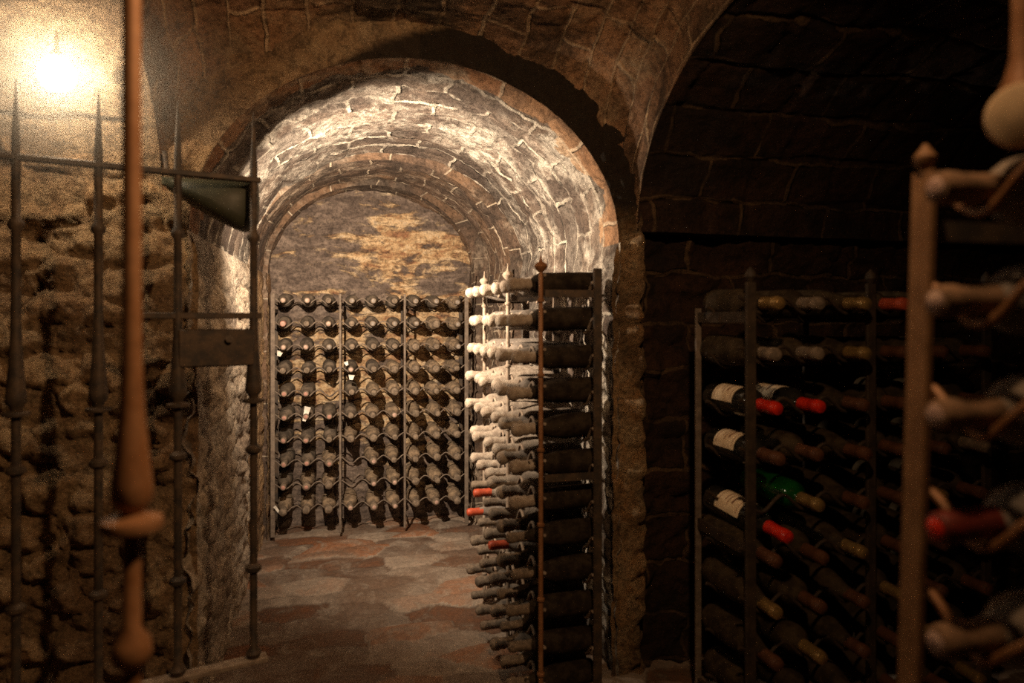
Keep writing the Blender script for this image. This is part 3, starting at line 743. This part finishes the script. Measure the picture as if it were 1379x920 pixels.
# near upright
np_ = PX(178, 430, .62 * (CP + .557 * SP))
mb = MB(); r0 = .0078
prof = [(0, r0 * 2)] + [(z, r * 1.0) for z, r in bar_profile(.05, 1.84, r0, False)[2:]]
prof = [(0.0, .016), (.02, .009)] + [(zc, r) for zc, r in [(.46, r0), (.470, r0 * 2.2), (.482, r0 * 2.2), (.492, r0), (.742, r0), (.748, r0 * 1.8), (.756, r0 * 2.2), (.768, r0 * 2.0), (.780, r0 * 1.0),
        (.866, r0), (.869, r0 * 3.2), (.873, r0 * 3.4), (.879, r0 * 3.2), (.884, r0 * 1.1), (.890, r0 * 1.7), (.897, r0 * 2.25), (.912, r0 * 2.2), (.94, r0 * 1.8), (.975, r0 * 1.35), (1.02, r0 * 1.12), (1.08, r0), (1.86, r0)]]
mb.lathe(prof, 24, (np_.x, np_.y, 0)); o = mb.build('gate_bar', 'iron_rust', None)
tag(o, 'blurred rusty brown turned iron upright with disc collar, closest bar at left', 'iron bar')

# ------------------------------------------------------------------ lamps
# globe lamp on the left
gl = PX(77, 100, 1.66)
lamp = empty('globe_lamp', gl, 'glowing round globe lamp hanging before the rubble wall at upper left', 'lamp')
mb = MB(); rr = .036; mb.lathe([(-rr * math.cos(t), max(.0008, rr * math.sin(t))) for t in np.linspace(0, pi, 18)], 28); mb.build('globe', 'bulb', lamp)
mb = MB(); mb.lathe([(.034, .012), (.045, .011), (.055, .004), (.17, .003)], 16); mb.build('lamp_holder', 'cream', lamp)
# hooded work lamp at the tunnel mouth
poly = [(216, 236), (262, 239), (305, 242), (346, 245), (347, 275), (345, 298), (337, 308), (326, 310), (312, 305), (290, 294), (268, 282), (245, 268), (226, 255), (216, 246)]
pc = PX(300, 262, 1.745)
hood = empty('hooded_lamp', pc, 'dark green hooded lamp mounted at the left jamb, shining into the tunnel', 'lamp')
back = [PX(x, y, 1.745) for x, y in poly]; cen = sum(back, Vector()) / len(back)
rings = []
for (sc_, dy) in ((.0, -.036), (.40, -.034), (.65, -.026), (.82, -.015), (.93, -.004), (1.0, .012), (1.0, .050), (.975, .050), (.975, .016), (.0, .004)):
    rings.append([cen + (p - cen) * max(sc_, .01) + Vector((0, dy, 0)) for p in back])
mb = MB(); npl = len(poly); V = [p for r in rings for p in r]; fs = []
for j in range(len(rings) - 1):
    pass
    for i in range(npl):
        i2 = (i + 1) % npl; fs.append((j * npl + i, j * npl + i2, (j + 1) * npl + i2, (j + 1) * npl + i))
mb.cur = 0; mb.add(V, fs); mb.mi = [0 if k < 6 * npl else 1 for k in range(len(fs))]
child(mb, 'lamp_hood', ['enamel', 'hood_in'], hood)
mb = MB(); mb.tube([PX(218, 234, 1.755), PX(350, 244, 1.755)], .0045, 8); child(mb, 'rim', 'iron_grey', hood)
mb = MB(); mb.tube([PX(240, 240, 1.77), PX(226, 232, 1.80), PX(222, 205, 1.84)], .006, 8); child(mb, 'bracket', 'iron', hood)
# hanging lamp at the top right corner
hp = PX(1378, 155, .60 * (CP - .748 * SP))
hl = empty('pendant_lamp', hp, 'brown bell-necked pendant lamp with round cream face at top right corner', 'lamp')
vdir = (Vector((0, 0, HC)) - hp); vdir.z *= .3; vdir.normalize()
mb = MB(); rr = .029; mb.lathe([(-.020, .012), (-.014, rr * .86), (0, rr), (.004, rr * .97)], 28, (0, 0, 0), vdir); mb.build('lamp_cup', 'iron_rust', hl)
mb = MB(); mb.lathe([(.004, rr * .97), (.010, rr * .9), (.013, rr * .5), (.014, .002)], 28, (0, 0, 0), vdir); mb.build('lamp_face', 'cream', hl)
mb = MB(); mb.lathe([(.0, .024), (.02, .021), (.036, .014), (.055, .0095), (.09, .0085), (.52, .0085)], 20, tuple(-.012 * vdir)); mb.build('stem', 'iron_rust', hl)

def light(name, kind, loc, energy, col, rad, aim=None, size=None, blend=1):
    l = bpy.data.lights.new(name, kind); l.energy = energy; l.color = col; l.shadow_soft_size = rad
    if size: l.spot_size = math.radians(size); l.spot_blend = blend
    o = bpy.data.objects.new(name, l); C.objects.link(o); o.location = loc
    if aim is not None: o.rotation_euler = (Vector(aim) - Vector(loc)).to_track_quat('-Z', 'Y').to_euler()
    return o
light('tunnel_light', 'SPOT', (-.15, 2.06, 1.34), 185, (1.0, .78, .55), .015, (.50, 2.90, 1.30), 158, .9)
light('overhead_light', 'SPOT', (.36, .45, 1.77), 36, (1.0, .60, .30), .025, (-.25, 1.80, .9), 172, 1)

cam = bpy.data.cameras.new('camera'); co = bpy.data.objects.new('camera', cam); C.objects.link(co)
co.location = (0, 0, HC); co.rotation_euler = (pi / 2, 0, -PHI)
cam.sensor_width = 36; cam.lens = F * 36 / 1379; cam.shift_y = -30 / 1379
cam.clip_start = .01
cam.dof.use_dof = True; cam.dof.focus_distance = 3.3; cam.dof.aperture_fstop = 2.5
sc = bpy.context.scene; sc.camera = co
w = bpy.data.worlds.new('world')
hz = bpy.data.materials.new('warm_haze'); hz.use_nodes = True; nt = hz.node_tree; nt.nodes.clear()  # scattering volume added to imitate lens glare of the globe lamp
o_ = nt.nodes.new('ShaderNodeOutputMaterial'); vs = nt.nodes.new('ShaderNodeVolumeScatter'); vs.inputs['Color'].default_value = (1, .9, .78, 1); tc_ = nt.nodes.new('ShaderNodeTexCoord'); vl_ = nt.nodes.new('ShaderNodeVectorMath'); vl_.operation = 'LENGTH'; nt.links.new(tc_.outputs['Object'], vl_.inputs[0]); mr_ = nt.nodes.new('ShaderNodeMapRange'); mr_.interpolation_type = 'SMOOTHSTEP'; mr_.inputs[1].default_value = 0; mr_.inputs[2].default_value = .5; mr_.inputs[3].default_value = 1.7; mr_.inputs[4].default_value = 0; nt.links.new(vl_.outputs['Value'], mr_.inputs[0]); nt.links.new(mr_.outputs[0], vs.inputs['Density']); vs.inputs['Anisotropy'].default_value = .3
nt.links.new(vs.outputs[0], o_.inputs['Volume']); M['haze'] = hz
mb = MB(); mb.lathe([(-.5 * math.cos(t), max(.001, .5 * math.sin(t))) for t in np.linspace(0, pi, 16)], 24); hz_o = mb.build('haze', 'haze', None); hz_o.location = (-.60, 1.52, 1.54); hz_o.scale = (.95, .62, .52); tag(hz_o, 'thin warm haze glowing around the globe lamp', 'haze', kind='stuff'); sc.world = w; w.use_nodes = True
w.node_tree.nodes['Background'].inputs[0].default_value = (1, .7, .45, 1); w.node_tree.nodes['Background'].inputs[1].default_value = 0.0
sc.view_settings.view_transform = 'Standard'; sc.view_settings.look = 'None'; sc.view_settings.gamma = 1; sc.view_settings.exposure = 0
sc.view_settings.use_curve_mapping = False
sc.cycles.use_denoising = False; sc.cycles.sample_clamp_indirect = 1.5
